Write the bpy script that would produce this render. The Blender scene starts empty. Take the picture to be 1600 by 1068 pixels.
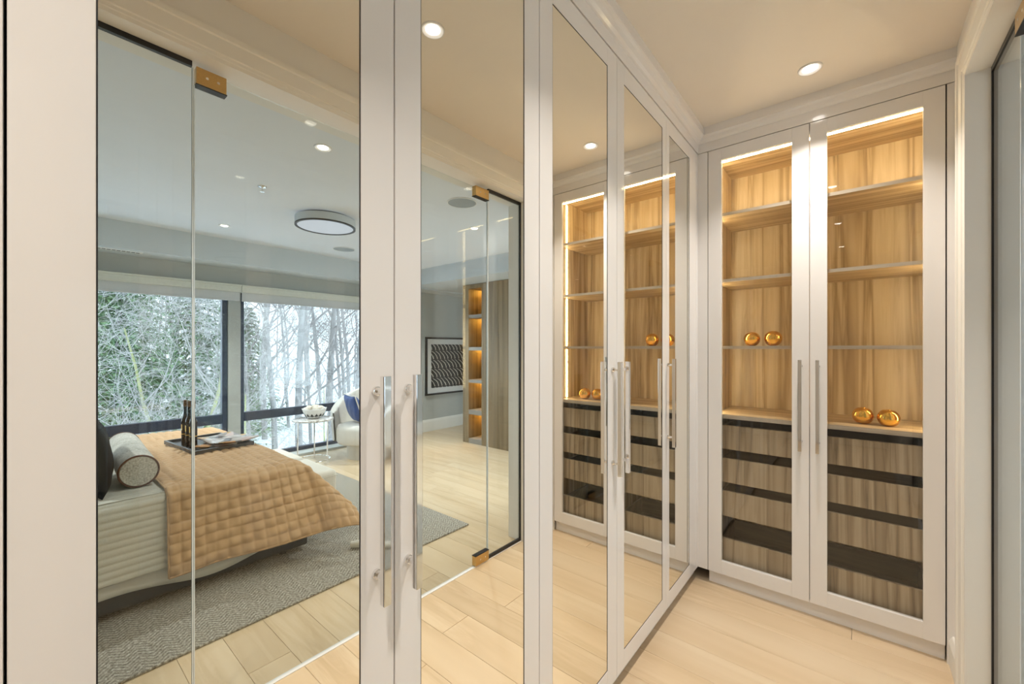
import bpy, bmesh, math, random
from mathutils import Vector, Matrix
from math import sin, cos, pi, radians, sqrt

scene = bpy.context.scene
C = scene.collection
rnd = random.Random(7)

# ------------------------------------------------------------------ camera
cam_data = bpy.data.cameras.new('camera')
cam = bpy.data.objects.new('camera', cam_data)
C.objects.link(cam)
cam_data.sensor_width = 36.0
cam_data.lens = 36.0 * 646 / 1600
cam_data.shift_y = 9 / 1600
cam_data.clip_start = 0.01
cam_data.clip_end = 300
cam.location = (0, 0, 1.42)
cam.rotation_euler = (pi / 2, 0, math.atan(539 / 646))
scene.camera = cam

# ------------------------------------------------------------------ world
world = bpy.data.worlds.new('overcast_sky')
scene.world = world
world.use_nodes = True
wn = world.node_tree
wn.nodes.clear()
w_out = wn.nodes.new('ShaderNodeOutputWorld')
w_bg = wn.nodes.new('ShaderNodeBackground')
w_bg.inputs['Color'].default_value = (0.74, 0.87, 1.0, 1)
w_bg.inputs['Strength'].default_value = 4.4
wn.links.new(w_bg.outputs[0], w_out.inputs[0])

# ------------------------------------------------------------------ exposure
scene.view_settings.view_transform = 'Standard'
scene.view_settings.look = 'None'
scene.view_settings.gamma = 1.0
scene.view_settings.use_curve_mapping = False
scene.view_settings.exposure = 0.15
scene.cycles.max_bounces = 14
scene.cycles.diffuse_bounces = 6
scene.cycles.glossy_bounces = 8
scene.cycles.transmission_bounces = 8
scene.cycles.transparent_max_bounces = 24
scene.cycles.use_denoising = True
scene.cycles.caustics_reflective = True
scene.cycles.blur_glossy = 0.5
scene.cycles.sample_clamp_indirect = 6

# light levels (W per lamp); some bedroom downlights are added to brighten the room
CLOSET_LAMP_W = 8.0
BEDROOM_LAMP_W = 19.0
LED_STRENGTH = 55.0
CLOSET_COL = (1.0, 0.93, 0.85)
BED_COL = (0.88, 0.94, 1.0)
LED_COL = (1.0, 0.80, 0.50)

# ------------------------------------------------------------------ materials
def newmat(name):
    m = bpy.data.materials.new(name)
    m.use_nodes = True
    nt = m.node_tree
    b = nt.nodes['Principled BSDF']
    return m, nt, b

def N(nt, typ, **kw):
    n = nt.nodes.new(typ)
    for k, v in kw.items():
        if hasattr(n, k) and not k[0].isupper():
            setattr(n, k, v)
        else:
            n.inputs[k].default_value = v
    return n

def bump(nt, b, src, strength=0.2, dist=0.01):
    bp = N(nt, 'ShaderNodeBump', Strength=strength, Distance=dist)
    nt.links.new(src, bp.inputs['Height'])
    nt.links.new(bp.outputs[0], b.inputs['Normal'])

def coords(nt, scale=(1, 1, 1), rot=(0, 0, 0), kind='Object'):
    tc = N(nt, 'ShaderNodeTexCoord')
    mp = N(nt, 'ShaderNodeMapping')
    mp.inputs['Scale'].default_value = scale
    mp.inputs['Rotation'].default_value = rot
    nt.links.new(tc.outputs[kind], mp.inputs[0])
    return mp.outputs[0]

def ramp(nt, src, stops):
    r = N(nt, 'ShaderNodeValToRGB')
    els = r.color_ramp.elements
    while len(els) < len(stops):
        els.new(0.5)
    for e, (p, c) in zip(els, stops):
        e.position = p
        e.color = tuple(c) + (1,)
    nt.links.new(src, r.inputs[0])
    return r.outputs[0]

def plain(name, col, rough=0.5, metal=0.0, nscale=40.0, var=0.04, bmp=0.0, spec=0.5):
    m, nt, b = newmat(name)
    co = coords(nt)
    n = N(nt, 'ShaderNodeTexNoise', Scale=nscale, Detail=4.0)
    nt.links.new(co, n.inputs['Vector'])
    lo = [max(0, c * (1 - var)) for c in col]
    hi = [min(1, c * (1 + var)) for c in col]
    nt.links.new(ramp(nt, n.outputs[0], [(0.3, lo), (0.7, hi)]), b.inputs['Base Color'])
    b.inputs['Roughness'].default_value = rough
    b.inputs['Metallic'].default_value = metal
    b.inputs['Specular IOR Level'].default_value = spec
    if bmp:
        bump(nt, b, n.outputs[0], bmp, 0.004)
    return m

def wood(name, stops, grain=(60, 60, 1.6), rough=0.4, dist=1.2, objrand=0.0, bmp=0.05, rings=7.0):
    """long grain along the axis with the small scale"""
    m, nt, b = newmat(name)
    co = coords(nt, grain)
    src_vec = co
    if objrand:
        oi = N(nt, 'ShaderNodeObjectInfo')
        add = N(nt, 'ShaderNodeVectorMath', operation='ADD')
        mul = N(nt, 'ShaderNodeVectorMath', operation='SCALE')
        comb = N(nt, 'ShaderNodeCombineXYZ')
        for i in range(3):
            nt.links.new(oi.outputs['Random'], comb.inputs[i])
        nt.links.new(comb.outputs[0], mul.inputs[0])
        mul.inputs['Scale'].default_value = 97.0
        nt.links.new(co, add.inputs[0]); nt.links.new(mul.outputs[0], add.inputs[1])
        src_vec = add.outputs[0]
    n1 = N(nt, 'ShaderNodeTexNoise', Scale=1.0, Detail=6.0, Roughness=0.65, Distortion=dist)
    nt.links.new(src_vec, n1.inputs['Vector'])
    n2 = N(nt, 'ShaderNodeTexNoise', Scale=0.22, Detail=3.0, Distortion=0.8)
    nt.links.new(src_vec, n2.inputs['Vector'])
    mx = N(nt, 'ShaderNodeMath', operation='MULTIPLY_ADD')
    nt.links.new(n2.outputs[0], mx.inputs[0]); mx.inputs[1].default_value = rings
    nt.links.new(n1.outputs[0], mx.inputs[2])
    fr = N(nt, 'ShaderNodeMath', operation='PINGPONG'); fr.inputs[1].default_value = 1.0
    nt.links.new(mx.outputs[0], fr.inputs[0])
    mixf = N(nt, 'ShaderNodeMath', operation='MULTIPLY_ADD')
    nt.links.new(fr.outputs[0], mixf.inputs[0]); mixf.inputs[1].default_value = 0.45
    mm = N(nt, 'ShaderNodeMath', operation='MULTIPLY'); mm.inputs[1].default_value = 0.55
    nt.links.new(n1.outputs[0], mm.inputs[0]); nt.links.new(mm.outputs[0], mixf.inputs[2])
    col = ramp(nt, mixf.outputs[0], stops)
    if objrand:
        hs = N(nt, 'ShaderNodeHueSaturation')
        mr = N(nt, 'ShaderNodeMapRange')
        mr.inputs['To Min'].default_value = 1 - objrand
        mr.inputs['To Max'].default_value = 1 + objrand
        nt.links.new(oi.outputs['Random'], mr.inputs[0])
        nt.links.new(mr.outputs[0], hs.inputs['Value'])
        nt.links.new(col, hs.inputs['Color'])
        col = hs.outputs[0]
    nt.links.new(col, b.inputs['Base Color'])
    b.inputs['Roughness'].default_value = rough
    if bmp:
        bump(nt, b, n1.outputs[0], bmp, 0.002)
    return m

def emit(name, col, strength):
    m = bpy.data.materials.new(name)
    m.use_nodes = True
    nt = m.node_tree
    nt.nodes.clear()
    o = nt.nodes.new('ShaderNodeOutputMaterial')
    e = nt.nodes.new('ShaderNodeEmission')
    e.inputs[0].default_value = tuple(col) + (1,)
    e.inputs[1].default_value = strength
    nt.links.new(e.outputs[0], o.inputs[0])
    return m

def glass(name, tint=(0.97, 0.985, 0.98), base=0.04, rough=0.0):
    """thin clear pane: see-through plus a Schlick reflection"""
    m = bpy.data.materials.new(name)
    m.use_nodes = True
    nt = m.node_tree
    nt.nodes.clear()
    o = nt.nodes.new('ShaderNodeOutputMaterial')
    tr = nt.nodes.new('ShaderNodeBsdfTransparent'); tr.inputs[0].default_value = tuple(tint) + (1,)
    gl = nt.nodes.new('ShaderNodeBsdfGlossy'); gl.inputs['Roughness'].default_value = rough
    lw = nt.nodes.new('ShaderNodeLayerWeight'); lw.inputs[0].default_value = 0.5
    pw = N(nt, 'ShaderNodeMath', operation='POWER'); pw.inputs[1].default_value = 5.0
    ma = N(nt, 'ShaderNodeMath', operation='MULTIPLY_ADD'); ma.inputs[1].default_value = 1 - base; ma.inputs[2].default_value = base
    mix = nt.nodes.new('ShaderNodeMixShader')
    nt.links.new(lw.outputs['Facing'], pw.inputs[0]); nt.links.new(pw.outputs[0], ma.inputs[0])
    nt.links.new(ma.outputs[0], mix.inputs[0])
    nt.links.new(tr.outputs[0], mix.inputs[1]); nt.links.new(gl.outputs[0], mix.inputs[2])
    nt.links.new(mix.outputs[0], o.inputs[0])
    return m

M = {}
M['lacquer'] = plain('white_lacquer', (0.80, 0.775, 0.755), 0.10, nscale=3, var=0.01, spec=0.55)
M['paint'] = plain('white_trim_paint', (0.80, 0.775, 0.72), 0.55, nscale=3, var=0.01)
M['ceiling'] = plain('closet_ceiling_paint', (0.80, 0.745, 0.67), 0.9, nscale=2, var=0.015)
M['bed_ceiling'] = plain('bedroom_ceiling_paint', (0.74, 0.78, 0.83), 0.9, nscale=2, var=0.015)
M['wall'] = plain('closet_wall_paint', (0.78, 0.755, 0.71), 0.8, nscale=3, var=0.015)
M['bed_wall'] = plain('bedroom_wall_grey_paint', (0.46, 0.475, 0.455), 0.85, nscale=3, var=0.02)
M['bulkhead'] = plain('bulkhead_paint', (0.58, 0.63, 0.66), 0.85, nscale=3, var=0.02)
M['black'] = plain('black_metal', (0.012, 0.012, 0.014), 0.35)
M['navy'] = plain('dark_window_frame', (0.013, 0.026, 0.06), 0.32)
M['chrome'] = plain('polished_chrome', (0.86, 0.85, 0.84), 0.05, 1.0, nscale=5, var=0.02)
M['brass'] = plain('brushed_brass_patch', (0.62, 0.42, 0.18), 0.28, 1.0, nscale=200, var=0.05)
M['gold'] = plain('polished_gold', (0.95, 0.58, 0.12), 0.07, 1.0, nscale=5, var=0.03)
M['plastic'] = plain('white_fitting', (0.80, 0.80, 0.80), 0.5)
M['grille'] = plain('grey_speaker_grille', (0.36, 0.40, 0.42), 0.7, nscale=400, var=0.2)
M['gap'] = plain('dark_recess', (0.05, 0.04, 0.03), 0.6)
M['mirror'], nt, b = newmat('mirror_silvering')
co = coords(nt); nn = N(nt, 'ShaderNodeTexNoise', Scale=0.6)
nt.links.new(co, nn.inputs['Vector'])
nt.links.new(ramp(nt, nn.outputs[0], [(0.3, (0.93, 0.915, 0.85)), (0.7, (0.935, 0.92, 0.855))]), b.inputs['Base Color'])
b.inputs['Metallic'].default_value = 1.0
b.inputs['Roughness'].default_value = 0.0
M['glass'] = glass('clear_cabinet_glass', (0.985, 0.985, 0.975))
M['door_glass'] = glass('clear_door_glass', (0.95, 0.97, 0.965))
M['glass_edge'] = plain('polished_glass_edge', (0.72, 0.82, 0.90), 0.15)
M['win_glass'] = glass('window_glass', (0.95, 0.97, 0.98))
M['led'] = emit('warm_led', (1.0, 0.80, 0.47), LED_STRENGTH)
M['amber_led'] = emit('amber_led', (1.0, 0.50, 0.08), 110.0)
M['lens'] = emit('downlight_lens', (1.0, 0.95, 0.88), 14.0)
M['drum_lens'] = emit('drum_lamp_diffuser', (0.80, 0.87, 1.0), 0.75)
M['zebra'] = wood('golden_zebra_wood', [(0.18, (0.24, 0.16, 0.075)), (0.38, (0.42, 0.305, 0.165)), (0.55, (0.56, 0.435, 0.265)), (0.85, (0.66, 0.54, 0.36))], (38, 38, 1.5), 0.38)
M['zebra_x'] = wood('golden_zebra_wood_flat', [(0.22, (0.26, 0.17, 0.08)), (0.40, (0.44, 0.325, 0.185)), (0.62, (0.57, 0.44, 0.27)), (0.85, (0.64, 0.52, 0.35))], (1.4, 44, 44), 0.38)
M['shelf_edge'] = wood('shelf_edge_band', [(0.2, (0.36, 0.31, 0.25)), (0.8, (0.56, 0.50, 0.43))], (2, 40, 40), 0.4)
M['drawer'] = wood('grey_brown_zebra_wood', [(0.16, (0.15, 0.11, 0.07)), (0.36, (0.30, 0.225, 0.145)), (0.55, (0.40, 0.315, 0.215)), (0.85, (0.50, 0.405, 0.29))], (55, 55, 1.6), 0.42)
M['dark_wood'] = wood('dark_brown_drawer_box', [(0.2, (0.09, 0.065, 0.04)), (0.8, (0.20, 0.15, 0.095))], (2, 30, 30), 0.35)
M['oak'] = wood('pale_oak_plank', [(0.1, (0.49, 0.36, 0.215)), (0.35, (0.60, 0.46, 0.30)), (0.6, (0.67, 0.54, 0.375)), (0.9, (0.72, 0.60, 0.45))], (1.5, 16, 16), 0.34, 1.0, objrand=0.055, bmp=0.03, rings=3.0)
M['panel_wood'] = wood('smoked_oak_panel', [(0.15, (0.12, 0.09, 0.05)), (0.45, (0.22, 0.165, 0.095)), (0.85, (0.33, 0.255, 0.155))], (30, 30, 1.0), 0.45)
M['grey_shelf'] = plain('grey_shelf_edge', (0.30, 0.29, 0.27), 0.45)

def fabric(name, col, scale=350, rough=0.95, var=0.12, bmp=0.25, sheen=0.2):
    m, nt, b = newmat(name)
    co = coords(nt)
    n = N(nt, 'ShaderNodeTexNoise', Scale=float(scale), Detail=3.0)
    nt.links.new(co, n.inputs['Vector'])
    n2 = N(nt, 'ShaderNodeTexNoise', Scale=6.0, Detail=2.0)
    nt.links.new(co, n2.inputs['Vector'])
    av = N(nt, 'ShaderNodeMath', operation='MULTIPLY_ADD'); av.inputs[1].default_value = 0.6
    sc = N(nt, 'ShaderNodeMath', operation='MULTIPLY'); sc.inputs[1].default_value = 0.4
    nt.links.new(n2.outputs[0], sc.inputs[0])
    nt.links.new(n.outputs[0], av.inputs[0]); nt.links.new(sc.outputs[0], av.inputs[2])
    lo = [c * (1 - var) for c in col]; hi = [min(1, c * (1 + var)) for c in col]
    nt.links.new(ramp(nt, av.outputs[0], [(0.35, lo), (0.65, hi)]), b.inputs['Base Color'])
    b.inputs['Roughness'].default_value = rough
    b.inputs['Sheen Weight'].default_value = sheen
    b.inputs['Specular IOR Level'].default_value = 0.2
    bump(nt, b, n.outputs[0], bmp, 0.003)
    return m

M['quilt'] = fabric('tan_quilted_cotton', (0.53, 0.34, 0.185), 300, var=0.05, bmp=0.1)
M['coverlet'] = fabric('pale_grey_coverlet', (0.58, 0.555, 0.475), 260, var=0.07, bmp=0.15)
M['skirt'] = fabric('ivory_linen_skirt', (0.66, 0.63, 0.55), 300, var=0.05)
M['charcoal'] = fabric('charcoal_bed_base', (0.07, 0.065, 0.06), 200)
M['boucle'] = fabric('cream_boucle', (0.70, 0.67, 0.61), 160, var=0.08, bmp=0.5)
M['bench'] = fabric('cream_bench_fabric', (0.70, 0.66, 0.58), 220, var=0.04)
M['bolster'] = fabric('oatmeal_bolster', (0.54, 0.52, 0.46), 110, var=0.40, bmp=0.3)
M['piping'] = plain('brown_leather_piping', (0.10, 0.035, 0.018), 0.5)
M['black_velvet'] = fabric('black_velvet', (0.006, 0.006, 0.008), 200, 0.7, sheen=0.0)
M['blue_velvet'] = fabric('blue_velvet', (0.035, 0.075, 0.24), 120, 0.7, var=0.3)
M['shade'] = fabric('pale_grey_shade_cloth', (0.60, 0.63, 0.66), 500, var=0.02, bmp=0.05)
M['cassette'] = plain('shade_cassette_paint', (0.66, 0.68, 0.62), 0.5)
M['marble'], nt, b = newmat('veined_marble')
co = coords(nt, (9, 9, 9)); nn = N(nt, 'ShaderNodeTexNoise', Scale=1.0, Detail=8.0, Distortion=2.5)
nt.links.new(co, nn.inputs['Vector'])
nt.links.new(ramp(nt, nn.outputs[0], [(0.42, (0.75, 0.74, 0.72)), (0.5, (0.30, 0.25, 0.21)), (0.56, (0.78, 0.76, 0.73))]), b.inputs['Base Color'])
b.inputs['Roughness'].default_value = 0.1
M['china'] = plain('white_china', (0.82, 0.81, 0.78), 0.2)
M['shell'] = plain('cream_shell', (0.80, 0.73, 0.62), 0.4, nscale=60, var=0.12)
M['bottle'] = plain('near_black_bottle_glass', (0.004, 0.006, 0.012), 0.06)
M['gold_foil'] = plain('gold_foil_print', (0.62, 0.40, 0.10), 0.35, 0.6, var=0.1)
M['foil_brown'] = plain('brown_bottle_capsule', (0.15, 0.07, 0.02), 0.4, nscale=80, var=0.5)
M['tray'] = plain('dark_grey_tray', (0.07, 0.072, 0.078), 0.35)
M['paper'] = plain('white_paper', (0.72, 0.72, 0.72), 0.6)
M['magazine'], nt, b = newmat('glossy_magazine_print')
co = coords(nt, (9, 9, 9)); vv = N(nt, 'ShaderNodeTexVoronoi', Scale=1.5)
nt.links.new(co, vv.inputs['Vector'])
sx = N(nt, 'ShaderNodeSeparateColor'); nt.links.new(vv.outputs['Color'], sx.inputs[0])
nt.links.new(ramp(nt, sx.outputs[0], [(0.0, (0.10, 0.09, 0.09)), (0.35, (0.52, 0.48, 0.46)), (0.6, (0.66, 0.64, 0.64)), (0.8, (0.40, 0.09, 0.04)), (0.92, (0.55, 0.36, 0.16))]), b.inputs['Base Color'])
b.inputs['Roughness'].default_value = 0.12
M['snow'] = plain('snow', (0.78, 0.82, 0.88), 0.9, nscale=1.5, var=0.05)
M['siding'] = plain('pale_siding', (0.5, 0.5, 0.5), 0.8)
def barkmat(name, lo, hi):
    m, nt, b = newmat(name)
    co = coords(nt, (3, 3, 0.8)); n = N(nt, 'ShaderNodeTexNoise', Scale=3.0, Detail=6.0)
    nt.links.new(co, n.inputs['Vector'])
    nt.links.new(ramp(nt, n.outputs[0], [(0.3, lo), (0.7, hi)]), b.inputs['Base Color'])
    b.inputs['Roughness'].default_value = 0.95
    return m
M['bark'] = barkmat('grey_bark', (0.17, 0.165, 0.17), (0.34, 0.33, 0.33))
M['bark_far'] = barkmat('pale_grey_bark', (0.30, 0.29, 0.30), (0.48, 0.47, 0.46))
M['twig'] = barkmat('grey_mauve_twigs', (0.18, 0.165, 0.165), (0.33, 0.31, 0.31))
M['moss_bark'] = barkmat('mossy_yellow_bark', (0.28, 0.30, 0.12), (0.45, 0.46, 0.26))
M['needle'] = barkmat('evergreen_needles', (0.10, 0.21, 0.13), (0.26, 0.38, 0.18))

# rug materials
def rugmat(name, c0, c1, c2):
    m, nt, b = newmat(name)
    tc = N(nt, 'ShaderNodeTexCoord')
    sep = N(nt, 'ShaderNodeSeparateXYZ'); nt.links.new(tc.outputs['Object'], sep.inputs[0])
    # chevrons: x zigzag added to y, then stripes
    pp = N(nt, 'ShaderNodeMath', operation='PINGPONG'); pp.inputs[1].default_value = 0.045
    nt.links.new(sep.outputs[1], pp.inputs[0])
    ad = N(nt, 'ShaderNodeMath', operation='ADD'); nt.links.new(pp.outputs[0], ad.inputs[0]); nt.links.new(sep.outputs[0], ad.inputs[1])
    st = N(nt, 'ShaderNodeMath', operation='PINGPONG'); st.inputs[1].default_value = 0.012
    nt.links.new(ad.outputs[0], st.inputs[0])
    ml = N(nt, 'ShaderNodeMath', operation='MULTIPLY'); ml.inputs[1].default_value = 20.0
    nt.links.new(st.outputs[0], ml.inputs[0])
    n = N(nt, 'ShaderNodeTexNoise', Scale=75.0, Detail=6.0, Roughness=0.85)
    nt.links.new(tc.outputs['Object'], n.inputs['Vector'])
    mx = N(nt, 'ShaderNodeMath', operation='MULTIPLY_ADD'); mx.inputs[1].default_value = 1.75
    nt.links.new(n.outputs[0], mx.inputs[0]); nt.links.new(ml.outputs[0], mx.inputs[2])
    hf = N(nt, 'ShaderNodeMath', operation='MULTIPLY'); hf.inputs[1].default_value = 0.5
    nt.links.new(mx.outputs[0], hf.inputs[0])
    nt.links.new(ramp(nt, hf.outputs[0], [(0.40, c0), (0.54, c1), (0.68, c2)]), b.inputs['Base Color'])
    b.inputs['Roughness'].default_value = 1.0
    bump(nt, b, hf.outputs[0], 0.7, 0.006)
    return m
M['rug'] = rugmat('woven_grey_rug', (0.12, 0.105, 0.085), (0.36, 0.335, 0.28), (0.66, 0.64, 0.58))
# artwork: rows of pale curved feather strokes on black
M['art'], nt, b = newmat('feather_stroke_print')
tc = N(nt, 'ShaderNodeTexCoord')
mp = N(nt, 'ShaderNodeMapping'); mp.inputs['Scale'].default_value = (1, 1, 1)
nt.links.new(tc.outputs['Object'], mp.inputs[0])
sp = N(nt, 'ShaderNodeSeparateXYZ'); nt.links.new(mp.outputs[0], sp.inputs[0])
def mth(op, a, bb=None, c=None):
    n = N(nt, 'ShaderNodeMath', operation=op)
    for i, v in enumerate((a, bb, c)):
        if v is None: continue
        if hasattr(v, 'is_output'): nt.links.new(v, n.inputs[i])
        else: n.inputs[i].default_value = v
    return n.outputs[0]
zf = mth('FRACT', mth('MULTIPLY', sp.outputs[2], 6.4))          # rows
rowi = mth('FLOOR', mth('MULTIPLY', sp.outputs[2], 6.4))
nz = N(nt, 'ShaderNodeTexNoise', Scale=9.0, Detail=2.0); nt.links.new(tc.outputs['Object'], nz.inputs['Vector'])
zz = mth('MULTIPLY', zf, zf)
u0 = mth('ADD', mth('MULTIPLY', sp.outputs[1], 1.0), mth('MULTIPLY', zz, 0.15))
u1 = mth('ADD', u0, mth('MULTIPLY', rowi, 0.037))
u2 = mth('ADD', u1, mth('MULTIPLY', nz.outputs[0], 0.05))
fr = mth('FRACT', mth('MULTIPLY', u2, 12.0))
ln = mth('LESS_THAN', mth('ABSOLUTE', mth('SUBTRACT', fr, 0.5)), 0.11)
fade = mth('LESS_THAN', zf, 0.9)
msk = mth('MULTIPLY', ln, fade)
nt.links.new(ramp(nt, msk, [(0.0, (0.012, 0.012, 0.014)), (1.0, (0.66, 0.63, 0.58))]), b.inputs['Base Color'])
b.inputs['Roughness'].default_value = 0.4

# ------------------------------------------------------------------ mesh helpers
class MB:
    def __init__(s):
        s.v = []; s.f = []
    def add(s, vs, fs):
        n = len(s.v)
        s.v += [tuple(p) for p in vs]
        s.f += [tuple(i + n for i in f) for f in fs]
        return s
    def box(s, x0, x1, y0, y1, z0, z1):
        x0, x1 = min(x0, x1), max(x0, x1); y0, y1 = min(y0, y1), max(y0, y1); z0, z1 = min(z0, z1), max(z0, z1)
        v = [(x0, y0, z0), (x1, y0, z0), (x1, y1, z0), (x0, y1, z0), (x0, y0, z1), (x1, y0, z1), (x1, y1, z1), (x0, y1, z1)]
        f = [(0, 3, 2, 1), (4, 5, 6, 7), (0, 1, 5, 4), (1, 2, 6, 5), (2, 3, 7, 6), (3, 0, 4, 7)]
        return s.add(v, f)
    def tube(s, pts, rads, n=10, caps=True):
        """tube through points with a radius each"""
        pts = [Vector(p) for p in pts]
        if not isinstance(rads, (list, tuple)): rads = [rads] * len(pts)
        vs = []; fs = []
        up = None
        for i, p in enumerate(pts):
            d = (pts[min(i + 1, len(pts) - 1)] - pts[max(i - 1, 0)])
            if d.length < 1e-9: d = Vector((0, 0, 1))
            d.normalize()
            if up is None:
                up = Vector((0, 0, 1)) if abs(d.z) < 0.9 else Vector((1, 0, 0))
            a = d.cross(up).normalized(); bb = a.cross(d).normalized(); up = bb
            for k in range(n):
                t = 2 * pi * k / n
                vs.append(p + (a * cos(t) + bb * sin(t)) * rads[i])
        for i in range(len(pts) - 1):
            for k in range(n):
                k2 = (k + 1) % n
                fs.append((i * n + k, i * n + k2, (i + 1) * n + k2, (i + 1) * n + k))
        if caps:
            fs.append(tuple(range(n))[::-1])
            fs.append(tuple((len(pts) - 1) * n + k for k in range(n)))
        return s.add(vs, fs)
    def lathe(s, prof, n=32, c=(0, 0, 0), caps=True):
        vs = []; fs = []
        for r, z in prof:
            for k in range(n):
                t = 2 * pi * k / n
                vs.append((c[0] + r * cos(t), c[1] + r * sin(t), c[2] + z))
        m = len(prof)
        for i in range(m - 1):
            for k in range(n):
                k2 = (k + 1) % n
                fs.append((i * n + k, i * n + k2, (i + 1) * n + k2, (i + 1) * n + k))
        if caps:
            fs.append(tuple(range(n))[::-1]); fs.append(tuple((m - 1) * n + k for k in range(n)))
        return s.add(vs, fs)
    def extrude(s, prof, p0, p1, udir, mitre0=0.0, mitre1=0.0):
        """profile of (u, z) swept from p0 to p1 (horizontal); u along udir"""
        p0 = Vector(p0); p1 = Vector(p1); u = Vector(udir); d = (p1 - p0).normalized()
        n = len(prof)
        vs = [p0 + u * a + Vector((0, 0, z)) + d * (a * mitre0) for a, z in prof] + [p1 + u * a + Vector((0, 0, z)) - d * (a * mitre1) for a, z in prof]
        fs = [(i, (i + 1) % n, n + (i + 1) % n, n + i) for i in range(n)]
        fs += [tuple(range(n))[::-1], tuple(range(n, 2 * n))]
        return s.add(vs, fs)
    def grid(s, nu, nv, fn, thick=0.0):
        vs = [fn(i / (nu - 1), j / (nv - 1)) for j in range(nv) for i in range(nu)]
        fs = [(j * nu + i, j * nu + i + 1, (j + 1) * nu + i + 1, (j + 1) * nu + i) for j in range(nv - 1) for i in range(nu - 1)]
        return s.add(vs, fs)
    def mesh(s, name, mat):
        me = bpy.data.meshes.new(name)
        me.from_pydata(s.v, [], s.f)
        bm = bmesh.new(); bm.from_mesh(me)
        bmesh.ops.recalc_face_normals(bm, faces=bm.faces)
        bm.to_mesh(me); bm.free()
        mats = mat if isinstance(mat, (list, tuple)) else [mat]
        for m in mats: me.materials.append(m)
        return me

WLOC = {}
def finish(o, parent, bevel=0.0, smooth=False, seg=2, solid=0.0, sub=0):
    if parent is not None: o.parent = parent
    C.objects.link(o)
    if sub:
        m = o.modifiers.new('sub', 'SUBSURF'); m.levels = sub; m.render_levels = sub
    if solid:
        m = o.modifiers.new('solid', 'SOLIDIFY'); m.thickness = solid; m.offset = 0
    if bevel:
        m = o.modifiers.new('bevel', 'BEVEL'); m.width = bevel; m.segments = seg; m.limit_method = 'ANGLE'; m.angle_limit = radians(40)
    if smooth and o.type == 'MESH':
        for p in o.data.polygons: p.use_smooth = True
        if smooth == 'auto':
            o.data.set_sharp_from_angle(angle=radians(35))
    return o

def part(name, mb, mat, parent=None, world=False, **kw):
    """one mesh object; world=True means the vertices are world coordinates of a root without rotation"""
    if world and parent is not None:
        r = parent
        while r.parent is not None: r = r.parent
        lx, ly, lz = r.location
        mb.v = [(x - lx, y - ly, z - lz) for x, y, z in mb.v]
    o = bpy.data.objects.new(name, mb.mesh(name, mat))
    return finish(o, parent, **kw)

def thing(name, label, cat, loc=(0, 0, 0), rz=0.0, group=None):
    o = bpy.data.objects.new(name, None)
    o.empty_display_size = 0.05
    o.location = loc; o.rotation_euler = (0, 0, rz)
    o['label'] = label; o['category'] = cat
    if group: o['group'] = group
    C.objects.link(o)
    return o

def tag(o, label, cat, group=None, kind=None):
    o['label'] = label; o['category'] = cat
    if group: o['group'] = group
    if kind: o['kind'] = kind
    return o

def struct(name, mb, mat, **kw):
    o = part(name, mb, mat, **kw)
    if o.parent is None: o['kind'] = 'structure'
    return o

def copy_tree(src, loc=None, rz=None, label=None, parent=None):
    c = src.copy(); C.objects.link(c)
    if parent is not None: c.parent = parent
    if loc is not None: c.location = loc
    if rz is not None: c.rotation_euler = (0, 0, rz)
    if label: c['label'] = label
    for ch in list(src.children):
        copy_tree(ch, parent=c)
    return c

def area_light(name, loc, rot, size, power, col, parent=None, shape='DISK', size_y=None, spread=None):
    d = bpy.data.lights.new(name, 'AREA')
    d.shape = shape; d.size = size
    if size_y: d.size_y = size_y
    d.energy = power; d.color = col
    if spread: d.spread = spread
    o = bpy.data.objects.new(name, d)
    o.location = loc; o.rotation_euler = rot
    C.objects.link(o)
    if parent is not None: o.parent = parent
    return o

# ------------------------------------------------------------------ room dimensions
MX = -0.75          # plane of the mirrored door fronts
CH = 2.737          # closet ceiling
BH = 2.60           # bedroom ceiling
CY = 2.68           # face of the glass cabinet
WX = 0.335          # closet face of the partition wall
BX = 0.50           # bedroom face of the partition wall
GX = 0.40           # glass plane
OY0, OY1, OZ = 0.08, 2.39, 2.50   # glazed opening
FX = 4.10           # bedroom window wall face
YB = 4.33           # face of the wood wall
YN = -2.4           # near end of both rooms

# ------------------------------------------------------------------ floor of planks
sub = MB().box(MX - 0.65, FX + 0.35, YN - 0.1, 6.2, -0.06, -0.014)
floor = struct('floor', sub, M['gap'])
PW = 0.178
plank_meshes = {}
def plank_mesh(L):
    key = round(L, 2)
    if key not in plank_meshes:
        b_ = MB().box(0.0008, key - 0.0008, 0.0006, PW - 0.0006, -0.014, 0.0)
        me = b_.mesh('plank', M['oak'])
        bm = bmesh.new(); bm.from_mesh(me)
        top = [e for e in bm.edges if all(v.co.z > -0.001 for v in e.verts)]
        bmesh.ops.bevel(bm, geom=top, offset=0.0009, segments=1, affect='EDGES')
        bm.to_mesh(me); bm.free()
        plank_meshes[key] = me
    return plank_meshes[key]
y = YN + 0.02
row = 0
while y < 5.6:
    x = MX - 0.07 - [0.0, 0.9, 0.45, 1.3, 0.7][row % 5]
    while x < FX + 0.2:
        L = rnd.choice([1.5, 1.8, 2.1])
        xs, xe = max(x, MX - 0.06), min(x + L, FX + 0.24)
        if xe - xs > 0.05 and not (y < -1.0 and xs > 1.2) and not (y > 2.9 and xe < 0.3):
            o = bpy.data.objects.new('plank', plank_mesh(xe - xs))
            o.location = (xs, y, 0.0); o.parent = floor
            C.objects.link(o)
        x += L
    y += PW; row += 1

# metal threshold below the glass doors
struct('trim_1', MB().box(GX - 0.012, GX + 0.012, OY0, OY1, 0.0, 0.004), M['plastic'])

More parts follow.
